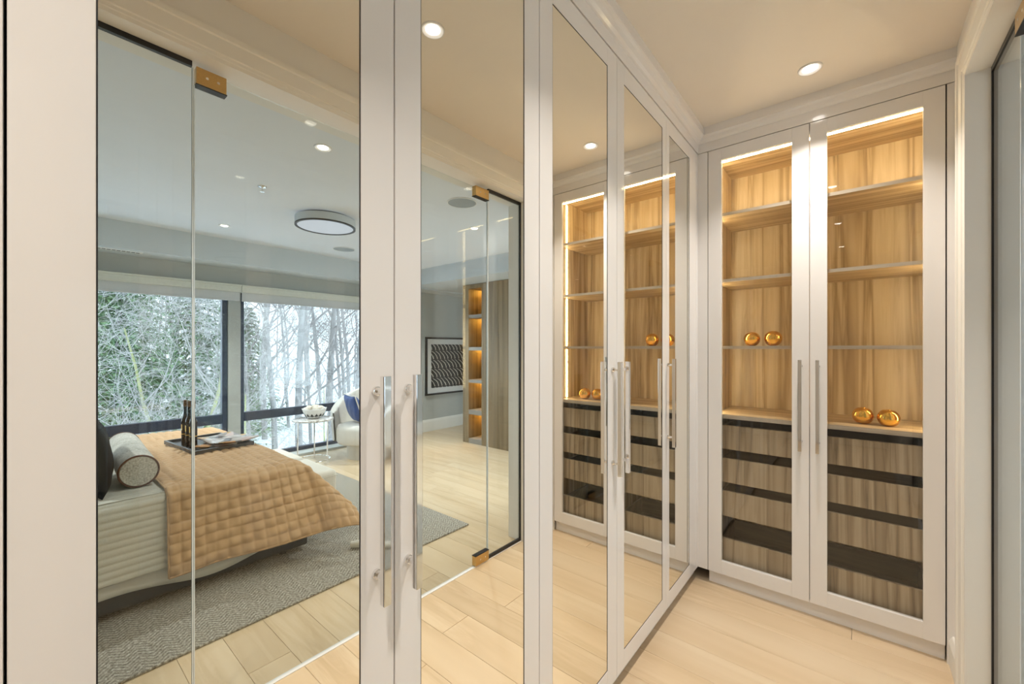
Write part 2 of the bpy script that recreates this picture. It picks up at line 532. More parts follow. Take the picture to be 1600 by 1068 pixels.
# ------------------------------------------------------------------ closet shell
struct('ceiling', MB().box(MX - 0.65, WX + 0.17, YN - 0.1, CY + 0.6, CH, CH + 0.08), M['ceiling'])
struct('wall_left', MB().box(MX - 0.72, MX - 0.66, YN - 0.1, CY + 0.6, 0, CH), M['wall'])
struct('wall_back', MB().box(MX - 0.72, WX + 0.17, CY + 0.54, CY + 0.60, 0, CH), M['wall'])
struct('wall_near', MB().box(MX - 0.72, FX + 0.4, YN - 0.16, YN - 0.02, 0, CH), M['wall'])
w = MB()
w.box(WX, BX, YN, OY0, 0, CH)
w.box(WX, BX, OY1, CY + 0.6, 0, CH)
w.box(WX, BX, OY0, OY1, OZ, CH)
struct('wall_right', w, M['wall'])
# jamb lining of the opening
jl = MB()
jl.box(WX - 0.012, BX + 0.012, OY1 - 0.014, OY1, 0, OZ)
jl.box(WX - 0.012, BX + 0.012, OY0, OY0 + 0.014, 0, OZ)
jl.box(WX - 0.012, BX + 0.012, OY0 + 0.014, OY1 - 0.014, OZ - 0.014, OZ)
struct('trim_2', jl, M['paint'])
# moulded casings, closet side
def casing(name, x, out):
    c = MB()
    W = 0.095
    prof = [(0.0, 0.0), (0.012, 0.0), (0.014, 0.004), (0.014, 0.014), (0.018, 0.018), (0.018, 0.072), (0.024, 0.076), (0.024, W), (0.0, W)]
    # prof: (projection, distance away from the opening)
    n = len(prof)
    def loop(pt): return [pt(a, d) for a, d in prof]
    loops = [
        loop(lambda a, d: (x + out * a, OY1 + d, 0.0)),
        loop(lambda a, d: (x + out * a, OY1 + d, OZ + d)),
        loop(lambda a, d: (x + out * a, OY0 - d, OZ + d)),
        loop(lambda a, d: (x + out * a, OY0 - d, 0.0))]
    vs = [p for l in loops for p in l]
    fs = []
    for i in range(3):
        for k in range(n):
            k2 = (k + 1) % n
            fs.append((i * n + k, i * n + k2, (i + 1) * n + k2, (i + 1) * n + k))
    fs.append(tuple(range(n))); fs.append(tuple(range(3 * n, 4 * n)))
    c.add(vs, fs)
    return struct(name, c, M['paint'])
casing('trim_3', WX, -1)
casing('trim_4', BX, 1)
# short baseboard between casing and cabinet
bb = MB().extrude([(0, 0), (0.018, 0), (0.018, 0.10), (0.010, 0.125), (0.006, 0.13), (0, 0.13)], (WX, OY1 + 0.095, 0), (WX, CY - 0.0, 0), (-1, 0, 0))
struct('baseboard_right', bb, M['paint'])
bb = MB().extrude([(0, 0), (0.018, 0), (0.018, 0.10), (0.010, 0.125), (0.006, 0.13), (0, 0.13)], (WX, YN, 0), (WX, OY0 - 0.095, 0), (-1, 0, 0))
struct('baseboard_near', bb, M['paint'])

# crown above both built-ins
CP = [(0.0, 2.606), (0.004, 2.606), (0.004, 2.660), (0.012, 2.662), (0.022, 2.670), (0.030, 2.684), (0.040, 2.690), (0.046, 2.692), (0.046, CH), (0.0, CH)]
cr = MB().extrude(CP, (MX, YN, 0), (MX, CY, 0), (1, 0, 0), 0, 1)
cr.extrude(CP, (MX, CY, 0), (WX, CY, 0), (0, -1, 0), 1, 0)
struct('trim_5', cr, M['lacquer'])

# ------------------------------------------------------------------ bar handle
def handle_mb(p, axis, z0, z1, off=0.034):
    """bar handle mounted at p=(x,y) on a face; axis = outward unit vector (2D)"""
    m = MB()
    ax, ay = axis
    hw = 0.008
    bx, by = p[0] + ax * off, p[1] + ay * off
    m.box(bx - hw, bx + hw, by - hw, by + hw, z0, z1)
    for z in (z0 + 0.05, z1 - 0.032):
        m.tube([(p[0] + ax * 0.0, p[1], z) if ax else (p[0], p[1] + ay * 0.0, z),
                (p[0] + ax * 0.007, p[1] + ay * 0.007, z)], [0.0105, 0.0095], 16)
        m.tube([(p[0] + ax * 0.006, p[1] + ay * 0.006, z), (p[0] + ax * 0.014, p[1] + ay * 0.014, z), (bx - ax * 0.008, by - ay * 0.008, z)], [0.0085, 0.0055, 0.0055], 16)
    return m

# ------------------------------------------------------------------ mirrored wardrobes along the left wall
def frame_x(m, x0, x1, ya, yb, za, zb, sl, sr, rb, rt):
    """door frame lying in a plane of constant x"""
    m.box(x0, x1, ya, ya + sl, za, zb)
    m.box(x0, x1, yb - sr, yb, za, zb)
    m.box(x0, x1, ya + sl, yb - sr, za, za + rb)
    m.box(x0, x1, ya + sl, yb - sr, zb - rt, zb)

def frame_y(m, y0, y1, xa, xb, za, zb, sl, sr, rb, rt):
    m.box(xa, xa + sl, y0, y1, za, zb)
    m.box(xb - sr, xb, y0, y1, za, zb)
    m.box(xa + sl, xb - sr, y0, y1, za, za + rb)
    m.box(xa + sl, xb - sr, y0, y1, zb - rt, zb)

DZ0, DZ1 = 0.078, 2.604
g = 0.0015
#  ya, yb, left stile, right stile, handle side (+1 right stile, -1 left stile)
units = [
    ('white double wardrobe with mirrored doors at the far left edge, mostly out of the photo', [(-1.06, -0.53, .07, .07, 1), (-0.53, -0.0085, .07, .07, -1)]),
    ('nearest white double wardrobe whose two tall mirrored doors reflect the bed and the windows', [(-0.0085, 0.5115, .0725, .0755, 1), (0.5115, 1.031, .0675, .073, -1)]),
    ('middle white double wardrobe with mirrored doors and two long chrome bar handles close together', [(1.031, 1.566, .070, .079, 1), (1.566, 2.132, .066, .050, -1)]),
]
single = ('white single wardrobe with one narrow mirrored door in the corner beside the glass cabinet', [(2.132, 2.638, .042, .120, -1)])
def wardrobe(label, doors, name):
    y0, y1 = doors[0][0], doors[-1][1]
    t = thing(name, label, 'wardrobe', (MX - 0.3, (y0 + y1) / 2, 0), 0, 'mirrored wardrobes along the left wall')
    b_ = MB()
    xb, xf = MX - 0.62, MX - 0.024
    b_.box(xb, xf, y0 + .001, y0 + .019, 0.0785, 2.60); b_.box(xb, xf, y1 - .019, y1 - .001, 0.0785, 2.60)
    b_.box(xb, xb + .01, y0 + .019, y1 - .019, 0.0785, 2.60)
    b_.box(xb + .01, xf, y0 + .019, y1 - .019, 0.0785, 0.096); b_.box(xb + .01, xf, y0 + .019, y1 - .019, 2.582, 2.60)
    part('body', b_, M['lacquer'], t, True)
    part('toe_kick', MB().box(MX - 0.062, MX - 0.042, y0, y1, 0, 0.0775), M['lacquer'], t, True)
    for (ya, yb, sl, sr, hs) in doors:
        d = MB()
        frame_x(d, MX - 0.022, MX, ya + g, yb - g, DZ0, DZ1, sl, sr, 0.075, 0.078)
        dd = part('door', d, M['lacquer'], t, True, bevel=0.0008, seg=1)
        mi = MB().box(MX - 0.014, MX - 0.0022, ya + sl + g, yb - sr - g, DZ0 + 0.075, DZ1 - 0.078)
        part('mirror', mi, M['mirror'], dd, True)
        ed = MB()
        frame_x(ed, MX - 0.0021, MX - 0.0012, ya + sl + g, yb - sr - g, DZ0 + 0.075, DZ1 - 0.078, .0018, .0018, .0018, .0018)
        part('mirror_edge', ed, M['black'], dd, True)
        hy = (yb - sr / 2 - 0.004) if hs > 0 else (ya + sl / 2 - 0.004)
        if hs > 0 and doors is units[1][1]: hy = 0.468
        if hs < 0 and doors is units[1][1]: hy = 0.545
        part('handle', handle_mb((MX, hy), (1, 0), 0.912, 1.364), M['chrome'], dd, True, bevel=0.001)
    return t
for lab, ds in units: wardrobe(lab, ds, 'double_wardrobe')
wardrobe(*single, 'single_wardrobe')
# corner filler between the two built-ins
cf = MB().box(MX - 0.02, MX, 2.6385, CY + 0.02, 0.0785, DZ1)
cf.box(MX - 0.062, MX - 0.042, 2.6385, CY + 0.062, 0.0, 0.0775)
cf.box(MX, -0.6945, CY, CY + 0.02, 0.0785, DZ1)
struct('trim_6', cf, M['lacquer'])
struct('trim_7', MB().box(0.311, WX, CY, CY + 0.02, 0.0, DZ1), M['lacquer'])

# ------------------------------------------------------------------ glass-door display cabinet
CX0, CX1 = -0.6925, 0.3075
IX0, IX1 = -0.662, 0.278          # interior faces
FYI = CY + 0.030                  # front of carcass
BYI = 3.155                       # inner face of the back
cab = thing('display_cabinet', 'tall white built-in display cabinet with two glass doors, lit golden wood shelves and drawers', 'cabinet', ((CX0 + CX1) / 2, CY + 0.26, 0))
for xa, xb in ((CX0 + .002, IX0), (IX1, CX1 - .002)):
    part('side_panel', MB().box(xa, xb, FYI, BYI + 0.016, 0.08, 2.60), M['zebra'], cab, True)
part('back_panel', MB().box(IX0, -0.1925, BYI, BYI + 0.016, 0.08, 2.60), M['zebra'], cab, True)
part('back_panel', MB().box(-0.1915, IX1, BYI, BYI + 0.016, 0.08, 2.60), M['zebra'], cab, True)
part('top_panel', MB().box(IX0, IX1, FYI, BYI, 2.575, 2.60), M['zebra_x'], cab, True)
part('bottom_panel', MB().box(IX0, IX1, FYI, BYI, 0.08, 0.098), M['dark_wood'], cab, True)
part('led_channel', MB().box(IX0 + .001, IX1 - .001, FYI - 0.001, FYI + 0.011, 2.5385, 2.575), M['lacquer'], cab, True)
part('toe_kick', MB().box(CX0, CX1, CY + 0.030, CY + 0.050, 0.0, 0.0775), M['lacquer'], cab, True)
part('partition', MB().box(-0.201, -0.183, FYI + 0.03, BYI, 0.098, 0.998), M['zebra'], cab, True)
for z0, z1 in ((2.212, 2.230), (1.813, 1.831), (1.413, 1.431)):
    s_ = part('shelf', MB().box(IX0 + .001, IX1 - .001, FYI + 0.016, BYI, z0, z1), M['zebra_x'], cab, True)
    part('edge_band', MB().box(IX0 + .001, IX1 - .001, FYI + 0.0145, FYI + 0.016, z0, z1), M['shelf_edge'], s_, True)
s_ = part('counter', MB().box(IX0 + .001, IX1 - .001, FYI + 0.003, BYI, 0.998, 1.022), M['zebra_x'], cab, True)
part('edge_band', MB().box(IX0 + .001, IX1 - .001, FYI + 0.0015, FYI + 0.003, 0.998, 1.022), M['shelf_edge'], s_, True)
for xa, xb in ((IX0 + .004, -0.203), (-0.181, IX1 - .004)):
    for z0, z1 in ((0.812, 0.955), (0.613, 0.757), (0.410, 0.560), (0.122, 0.276)):
        d = MB().box(xa, xb, FYI + 0.020, FYI + 0.038, z0, z1)
        dr = part('drawer', d, M['drawer'], cab, True, bevel=0.001, seg=1)
        bx_ = MB()
        zz0 = z0 + 0.012; zt = z1 - 0.02
        bx_.box(xa + .01, xb - .01, FYI + 0.038, BYI - 0.03, zz0, zz0 + 0.012)
        bx_.box(xa + .01, xa + .022, FYI + 0.038, BYI - 0.03, zz0 + 0.012, zt)
        bx_.box(xb - .022, xb - .01, FYI + 0.038, BYI - 0.03, zz0 + 0.012, zt)
        bx_.box(xa + .022, xb - .022, BYI - 0.042, BYI - 0.03, zz0 + 0.012, zt)
        part('drawer_box', bx_, M['dark_wood'], dr, True)
# led channels: across the top and down both sides behind the door frame
part('led_strip', MB().box(IX0 + .012, IX1 - .012, FYI + 0.000, FYI + 0.010, 2.530, 2.538), M['led'], cab, True)
for xa in (IX0 + .0005, IX1 - .0065):
    for z0, z1 in ((1.024, 1.411), (1.433, 1.811), (1.833, 2.210), (2.232, 2.560)):
        part('led_strip', MB().box(xa, xa + .006, 2.812, 2.820, z0 + .004, z1 - .004), M['led'], cab, True)
for (xa, xb, sl, sr, hx) in ((CX0, -0.192, .0735, .0765, -0.232), (-0.192, CX1, .0725, .0715, -0.157)):
    d = MB(); frame_y(d, CY, CY + 0.024, xa + g, xb - g, DZ0, DZ1, sl, sr, 0.078, 0.070)
    dd = part('door', d, M['lacquer'], cab, True, bevel=0.0008, seg=1)
    part('glass_pane', MB().box(xa + g + sl - .003, xb - g - sr + .003, CY + 0.010, CY + 0.014, DZ0 + .075, DZ1 - .067), M['glass'], dd, True)
    part('handle', handle_mb((hx, CY), (0, -1), 0.874, 1.356), M['chrome'], dd, True, bevel=0.001)

# gold ornaments
def gold_ball(x, y, z, r, kind, label):
    if kind == 0:
        prof = [(0.0005, -0.90), (0.40, -0.89), (0.66, -0.74), (0.88, -0.44), (1.0, -0.05), (0.97, 0.30), (0.82, 0.62), (0.56, 0.86), (0.25, 0.965), (0.0005, 0.98)]
    else:
        prof = [(0.0005, -0.80), (0.42, -0.80), (0.66, -0.70), (0.90, -0.42), (1.0, -0.06), (0.98, 0.22), (0.82, 0.55), (0.55, 0.78), (0.30, 0.84), (0.14, 0.78), (0.04, 0.66), (0.0005, 0.62)]
    m = MB().lathe([(a * r, (b_ - prof[0][1]) * r) for a, b_ in prof], 32, caps=False)
    o = part('gold_orb', m, M['gold'], smooth=True, sub=1)
    if kind == 1:
        o.scale = (0.98, 1.0, 1.08); o.rotation_euler = (radians(4), 0, 0.4)
    o.location = (x, y, z)
    tag(o, label, 'ornament', 'gold orbs in the glass cabinet')
    if kind == 1:
        nub = MB().tube([(0, 0, 1.40 * r), (0.002, 0, 1.55 * r), (0.006, 0, 1.66 * r)], [0.004, 0.0035, 0.003], 8)
        part('stem', nub, M['gold'], o, smooth=True)
gold_ball(-0.496, 2.90, 1.431, 0.046, 0, 'polished gold orb, left one of the pair on the third shelf')
gold_ball(-0.385, 2.90, 1.431, 0.048, 0, 'polished gold orb, right one of the pair on the third shelf')
gold_ball(0.023, 2.86, 1.0222, 0.047, 1, 'dimpled gold orb, left one of the pair on the cabinet counter')
gold_ball(0.122, 2.84, 1.0222, 0.047, 1, 'dimpled gold orb, right one of the pair on the cabinet counter')

# ------------------------------------------------------------------ ceiling fittings
def downlight(x, y, z, power, col, label, r=0.048, group='recessed ceiling downlights'):
    t = thing('downlight', label, 'ceiling light', (x, y, z), 0, group)
    part('trim_ring', MB().lathe([(r * .62, 0.006), (r * .66, -0.001), (r * .9, -0.006), (r * 1.0, -0.005), (r * 1.02, 0.0), (r * 1.02, 0.004), (r * .62, 0.012)], 32, caps=False), M['plastic'], t, smooth='auto')
    part('lens', MB().lathe([(r * .63, 0.0005), (r * .55, -0.003), (0.0005, -0.0045)], 24, caps=False), M['lens'], t, smooth=True)
    area_light('lamp', (0, 0, -0.010), (0, 0, 0), 0.06, power, col, t, spread=radians(100))
    return t
downlight(-0.17, 2.40, CH, CLOSET_LAMP_W, CLOSET_COL, 'lit recessed downlight in the closet ceiling just in front of the glass cabinet')
downlight(-0.155, 1.105, CH, CLOSET_LAMP_W, CLOSET_COL, 'lit recessed downlight in the closet ceiling midway along the mirrored wardrobes')
downlight(-0.155, -0.20, CH, CLOSET_LAMP_W, CLOSET_COL, 'lit recessed downlight in the closet ceiling above and behind the camera')
downlight(-0.155, -1.50, CH, CLOSET_LAMP_W * .6, CLOSET_COL, 'lit recessed downlight at the near end of the closet ceiling')
downlight(0.914, 1.158, BH, BEDROOM_LAMP_W * .2, BED_COL, 'lit recessed downlight in the bedroom ceiling just inside the glass doors')
downlight(3.19, 1.288, BH, BEDROOM_LAMP_W, BED_COL, 'lit recessed downlight in the bedroom ceiling near the left window')
downlight(3.19, 3.5, BH, BEDROOM_LAMP_W, BED_COL, 'added fill downlight in the bedroom ceiling near the framed print')  # added lamp, brightens the print end of the bedroom
downlight(1.4, 2.9, BH, BEDROOM_LAMP_W * .7, BED_COL, 'added fill downlight in the bedroom ceiling before the wood panelling')  # extra lamp put in to light the panelling side
downlight(2.2, -0.8, BH, BEDROOM_LAMP_W, BED_COL, 'added unseen fill downlight in the bedroom ceiling above the head of the bed')  # unseen lamp added as fill for the bed end
for (x, y, r, lab) in ((0.96, 2.32, 0.120, 'round grey ceiling speaker nearest the glass doors'), (3.21, 2.51, 0.125, 'round grey ceiling speaker near the window bulkhead')):
    t = thing('ceiling_speaker', lab, 'speaker', (x, y, BH))
    part('rim', MB().lathe([(r * .95, -0.001), (r * .95, -0.007), (r, -0.006), (r, -0.0005)], 40, caps=False), M['plastic'], t, smooth='auto')
    part('grille', MB().lathe([(r * .95, -0.004), (0.0005, -0.006)], 40, caps=False), M['grille'], t, smooth=True)
sp_ = MB().lathe([(0.001, -0.040), (0.014, -0.040), (0.014, -0.036), (0.005, -0.034), (0.005, -0.014), (0.026, -0.008), (0.030, -0.0005)], 20, caps=False)
tag(part('sprinkler_head', sp_, M['chrome'], smooth='auto'), 'small fire sprinkler head on the bedroom ceiling', 'sprinkler').location = (1.84, 1.153, BH)
# drum lamp
dl = thing('drum_ceiling_lamp', 'round drum ceiling lamp with pale shade and dark lower rim over the bedroom', 'ceiling lamp', (2.20, 1.80, BH))
R = 0.252
part('mount', MB().lathe([(R * .86, 0.0), (R * .86, -0.016)], 48), M['black'], dl)
part('lamp_shade', MB().lathe([(R * .99, -0.016), (R, -0.018), (R, -0.082), (R * .98, -0.082), (R * .98, -0.018)], 64, caps=False), M['bulkhead'], dl, smooth='auto')
part('rim', MB().lathe([(R * 1.005, -0.080), (R * 1.005, -0.092), (R * .93, -0.092), (R * .92, -0.084), (R * .98, -0.080)], 64, caps=False), M['black'], dl, smooth='auto')
part('diffuser', MB().lathe([(R * .93, -0.086), (0.0005, -0.088)], 64, caps=False), M['drum_lens'], dl)

# ------------------------------------------------------------------ bedroom shell
struct('ceiling_bedroom', MB().box(BX, FX + 0.4, YN, 6.2, BH, BH + 0.08), M['bed_ceiling'])
w = MB()
WY0, WY1, WZ0, WZ1 = -1.6, 3.44, 0.03, 2.10
w.box(FX, FX + 0.30, YN, WY0, 0, BH); w.box(FX, FX + 0.30, WY1, 6.2, 0, BH)
w.box(FX, FX + 0.30, WY0, WY1, WZ1, BH); w.box(FX, FX + 0.30, WY0, WY1, -0.05, WZ0)
w.box(FX + 0.18, FX + 0.30, 1.625, 1.755, WZ0, WZ1)
struct('wall_window', w, M['bed_wall'])
struct('wall_far', MB().box(BX, FX + 0.3, 5.6, 5.7, 0, BH), M['bed_wall'])
# grey wall beside the wood panelling
struct('wall_passage', MB().box(BX, 2.08, YB, YB + 0.12, 0, BH), M['bed_wall'])
bb = MB().extrude([(0, 0), (0.018, 0), (0.018, 0.16), (0.010, 0.19), (0.006, 0.20), (0, 0.20)], (FX, WY1 + 0.02, 0), (FX, 5.6, 0), (-1, 0, 0))
struct('baseboard_window', bb, M['paint'])
bb = MB().extrude([(0, 0), (0.018, 0), (0.018, 0.16), (0.010, 0.19), (0.006, 0.20), (0, 0.20)], (BX, YB, 0), (2.08, YB, 0), (0, -1, 0))
struct('baseboard_passage', bb, M['paint'])
# bulkhead (dropped soffit) round window wall and wood wall
b1 = MB().box(3.75, FX, YN, 6.0, 2.345, BH)
b1.box(BX, 3.75, 3.90, 6.0, 2.365, BH)
struct('ceiling_bulkhead', b1, M['bulkhead'])
# supply air slot
t = thing('air_vent', 'narrow white linear air vent in the underside of the bulkhead over the left window', 'vent', (3.86, 0.62, 2.345))
part('frame', MB().box(-0.045, 0.045, -0.17, 0.17, -0.006, 0.0), M['plastic'], t, bevel=0.002)
for k in range(9):
    part('slot', MB().box(-0.016, 0.016, -0.15 + k * 0.034, -0.124 + k * 0.034, -0.0075, -0.0055), M['black'], t)

# windows
def window(name, y0, y1):
    x0, x1 = FX + 0.20, FX + 0.27
    fr = MB()
    fw = 0.055
    fr.box(x0, x1, y0, y0 + fw * .8, WZ0, WZ1); fr.box(x0, x1, y1 - fw, y1, WZ0, WZ1)
    fr.box(x0, x1, y0 + fw * .8, y1 - fw, WZ0, WZ0 + 0.05); fr.box(x0, x1, y0 + fw * .8, y1 - fw, WZ1 - 0.06, WZ1)
    fr.box(x0, x1, y0 + fw * .8, y1 - fw, 0.515, 0.625)
    f_ = struct(name, fr, M['navy'], bevel=0.004)
    for z0, z1 in ((WZ0 + 0.05, 0.515), (0.625, WZ1 - 0.06)):
        part('glass_pane', MB().box(x0 + .03, x0 + .036, y0 + fw * .8, y1 - fw, z0, z1), M['win_glass'], f_)
    return f_
window('window_1', WY0, 1.625)
window('window_2', 1.755, WY1)
# roller shades
for nm, ya, yb in (('window above the bed', WY0 - 0.03, 1.688), ('window behind the armchair', 1.692, WY1 + 0.06)):
    t = thing('roller_shade', 'pale grey roller shade raised above the ' + nm, 'blind', (FX, (ya + yb) / 2, 2.1), 0, 'roller shades over the windows')
    t.location = (FX, (ya + yb) / 2, 2.08)
    part('cassette', MB().box(FX - 0.075, FX + 0.0, ya, yb, 2.07, 2.135).box(FX - 0.085, FX + 0.0, ya, yb, 2.135, 2.155), M['cassette'], t, True, bevel=0.003)
    part('shade_cloth', MB().box(FX - 0.040, FX - 0.037, ya + .01, yb - .01, 1.985, 2.07), M['shade'], t, True)
    part('bottom_rail', MB().box(FX - 0.045, FX - 0.032, ya + .01, yb - .01, 1.965, 1.987), M['shade'], t, True, bevel=0.003)

# ------------------------------------------------------------------ glass partition
def patch(m, y0, y1, z0, z1):
    m.box(GX - 0.017, GX + 0.017, y0, y1, z0, z1)
for (ya, yb, lab) in ((OY0 + 0.018, 0.4185, 'fixed clear glass side panel in black channel, the one beside the nearest wardrobe reflection'),
                      (2.028, OY1 - 0.018, 'fixed clear glass side panel in black channel at the cabinet end of the doorway')):
    t = thing('glass_side_panel', lab, 'glass panel', (GX, (ya + yb) / 2, 0))
    part('glass_pane', MB().box(GX - .005, GX + .005, ya, yb, 0.006, OZ - 0.018), M['door_glass'], t, True)
    far = ya > 1
    ch = MB()
    ch.box(GX - .008, GX + .008, ya, yb, OZ - 0.034, OZ - 0.0145)
    ch.box(GX - .008, GX + .008, ya, yb, 0.0045, 0.024)
    ys = (yb - .004, yb + .003) if far else (ya - .003, ya + .004)
    ch.box(GX - .008, GX + .008, ys[0], ys[1], 0.0045, OZ - 0.0145)
    part('channel', ch, M['black'], t, True)
    ye = ya if far else yb
    part('glass_edge', MB().box(GX - .005, GX + .005, ye - (.004 if far else 0), ye + (0 if far else .004), 0.03, OZ - 0.036), M['glass_edge'], t, True)
for k, (ya, yb, lab) in enumerate(((0.427, 1.221, 'frameless glass door leaf reflected in the nearest mirror, its patch fitting at top left'), (1.225, 2.020, 'frameless glass door leaf next to the fixed panel at the cabinet end'))):
    t = thing('glass_door', lab, 'glass door', (GX, (ya + yb) / 2, 0), 0, 'pair of frameless glass doors')
    part('glass_pane', MB().box(GX - .005, GX + .005, ya, yb, 0.010, 2.462), M['door_glass'], t, True)
    y_ = ya if k == 0 else yb
    part('glass_edge', MB().box(GX - .005, GX + .005, y_ - (.003 if k == 0 else 0), y_ + (0 if k == 0 else .003), 0.08, 2.40), M['glass_edge'], t, True)
    y0, y1 = (ya + .002, ya + .098) if k == 0 else (yb - .122, yb + .001)
    for z0, z1 in ((2.405, 2.468), (0.008, 0.070)):
        f_ = MB(); patch(f_, y0, y1, z0, z1)
        pt = part('patch_fitting', f_, M['brass'], t, True, bevel=0.001)
        e = MB().box(GX - 0.0175, GX + 0.0175, y0 - .002, y1 + .002, z0 - .004 if z0 > 1 else z0 + .062, z0 if z0 > 1 else z0 + .066)
        part('gasket', e, M['black'], pt, True)
        sc = MB()
        for q in (0.35, 0.72):
            for sd in (-1, 1):
                yy = y0 + (y1 - y0) * q; zc = (z0 + z1) / 2
                sc.tube([(GX + sd * 0.0165, yy, zc), (GX + sd * 0.0182, yy, zc)], 0.005, 10)
        part('screw', sc, M['chrome'], pt, True)

# ------------------------------------------------------------------ wood panelling with lit niches
wc = thing('niche_cabinet', 'tall smoked wood built-in with a column of amber lit open niches', 'cabinet', (2.6, YB + 0.2, 0))
z1 = 2.36
part('side_panel', MB().box(2.955, 3.075, YB, YB + 0.42, 0.0, z1), M['panel_wood'], wc, True)
part('side_panel', MB().box(2.66, 2.685, YB, YB + 0.42, 0.0, z1), M['panel_wood'], wc, True)
part('back_panel', MB().box(2.685, 2.955, YB + 0.36, YB + 0.38, 0.0, z1), M['panel_wood'], wc, True)
part('top_panel', MB().box(2.685, 2.955, YB, YB + 0.36, 2.30, z1), M['panel_wood'], wc, True)
shz = [(1.86, 1.91), (1.38, 1.43), (0.90, 0.945), (0.43, 0.495), (0.0, 0.07)]
for a, b_ in shz:
    part('shelf', MB().box(2.685, 2.955, YB + 0.004, YB + 0.36, a, b_), M['grey_shelf'], wc, True)
for zt in (2.30, 1.86, 1.38, 0.90, 0.43):
    part('led_strip', MB().box(2.70, 2.94, YB + 0.30, YB + 0.315, zt - 0.008, zt - 0.001), M['amber_led'], wc, True)
for xa, xb in ((2.365, 2.658), (2.08, 2.362)):
    part('door_panel', MB().box(xa, xb, YB, YB + 0.40, 0.0, z1), M['panel_wood'], wc, True, bevel=0.001)
# ornaments in the niches
def lathe_thing(name, label, cat, loc, prof, mat, group=None, n=24, sub=1):
    o = part(name, MB().lathe(prof, n), mat, smooth=True)
    o.location = loc
    return tag(o, label, cat, group)
lathe_thing('white_vase', 'small pale cone ornament in the top lit niche', 'ornament', (2.72, YB + .12, 1.911), [(0.035, 0), (0.03, 0.03), (0.012, 0.07), (0.004, 0.10)], M['china'])
lathe_thing('small_figurine', 'tiny pale ornament in the second lit niche', 'ornament', (2.715, YB + .12, 1.431), [(0.02, 0), (0.024, 0.02), (0.014, 0.04), (0.004, 0.06)], M['china'])
hv = thing('horse_head_bust', 'dark sculpted bust ornament in the third lit niche', 'ornament', (2.735, YB + .16, 0.9465))
part('bust', MB().lathe([(0.05, 0), (0.055, 0.02), (0.035, 0.06), (0.05, 0.12), (0.058, 0.18), (0.045, 0.23), (0.028, 0.26)], 16), M['black'], hv, smooth=True)
part('head', MB().tube([(0, 0, 0.24), (0.01, -0.02, 0.29), (0.0, -0.06, 0.31), (-0.0, -0.10, 0.28)], [0.026, 0.034, 0.03, 0.014], 12), M['black'], hv, smooth=True)
pc = thing('white_card', 'small white card standing in the lowest lit niche', 'card', (2.73, YB + .15, 0.4955 - 0.4255))
part('card', MB().box(-0.05, 0.05, -0.003, 0.003, 0.0, 0.16), M['paper'], pc)
pc.location.z = 0.0705
pc.location = (2.735, YB + .12, 0.0705)
blk = lathe_thing('white_box', 'pale round box under the card in the lowest lit niche', 'box', (2.78, YB + .24, 0.0705), [(0.05, 0), (0.05, 0.20), (0.045, 0.205)], M['paper'])

# framed print
pic = thing('framed_print', 'large black framed print of pale curved feather strokes on black', 'picture', (FX, 4.97, 0.60))
ya, yb, za, zb = 4.42, 5.50, 0.61, 1.60
f_ = MB(); frame_x(f_, FX - 0.035, FX, ya, yb, za, zb, .03, .03, .03, .03)
part('frame', f_, M['black'], pic, True, bevel=0.001)
part('mat_board', MB().box(FX - 0.018, FX - 0.004, ya + .03, yb - .03, za + .03, zb - .03), M['paper'], pic, True)
part('print', MB().box(FX - 0.020, FX - 0.018, ya + .12, yb - .12, za + .12, zb - .12), M['art'], pic, True)

# ------------------------------------------------------------------ rug
rg = MB().box(0.88, 3.55, -1.2, 2.32, 0.001, 0.013)
rug = part('area_rug', rg, M['rug'], bevel=0.004)
tag(rug, 'large woven grey and cream rug with herringbone weave under the bed', 'rug')

# ------------------------------------------------------------------ bed
bed = thing('bed', 'king bed with pale grey channel quilted coverlet and ivory linen skirt', 'bed', (2.4, 0.3, 0.013))
B0, B1, BYA, BYB, BT = 1.40, 3.40, -0.85, 1.27, 0.62
part('bed_base', MB().box(B0 + .055, B1 - .06, BYA, BYB + .04, 0.045, 0.30), M['charcoal'], bed, True, bevel=0.01)
for x, y_ in ((B0 + .12, BYB - .1), (B1 - .12, BYB - .1), (B0 + .12, BYA + .1), (B1 - .12, BYA + .1)):
    part('leg', MB().tube([(x, y_, 0.0135), (x, y_, 0.05)], [0.022, 0.028], 12), M['black'], bed, True)
part('mattress', MB().box(B0 + .03, B1 - .03, BYA, BYB - .015, 0.30, BT - 0.02), M['skirt'], bed, True, bevel=0.04, seg=3)
def cov(u, v):
    # u: across from far side, over the top, down the near side; v: along
    Ls = [1.94, 0.07, 0.36]
    d = u * sum(Ls)
    yv = BYA + v * (BYB - BYA)
    ripple = 0.0055 * abs(sin(pi * d / 0.036)) ** 0.6
    wob = 0.004 * sin(yv * 9 + d * 3) * (1 if d > 2.0 else 0.3)
    if d < Ls[0]:
        p = (B1 - .03 - d, yv, BT + ripple * 0.7 + wob)
    elif d < Ls[0] + Ls[1]:
        a = (d - Ls[0]) / Ls[1] * pi / 2
        r = 0.045
        p = (B0 + 0.03 + r - .015 - (r + ripple) * sin(a) - .0, yv, BT - r + (r + ripple) * cos(a))
    else:
        dd = d - Ls[0] - Ls[1]
        p = (B0 + 0.015 - ripple - wob * .6 - 0.03 * dd, yv, BT - 0.045 - dd)
    return p
part('coverlet', MB().grid(420, 60, cov), M['coverlet'], bed, True, smooth=True, solid=0.004)
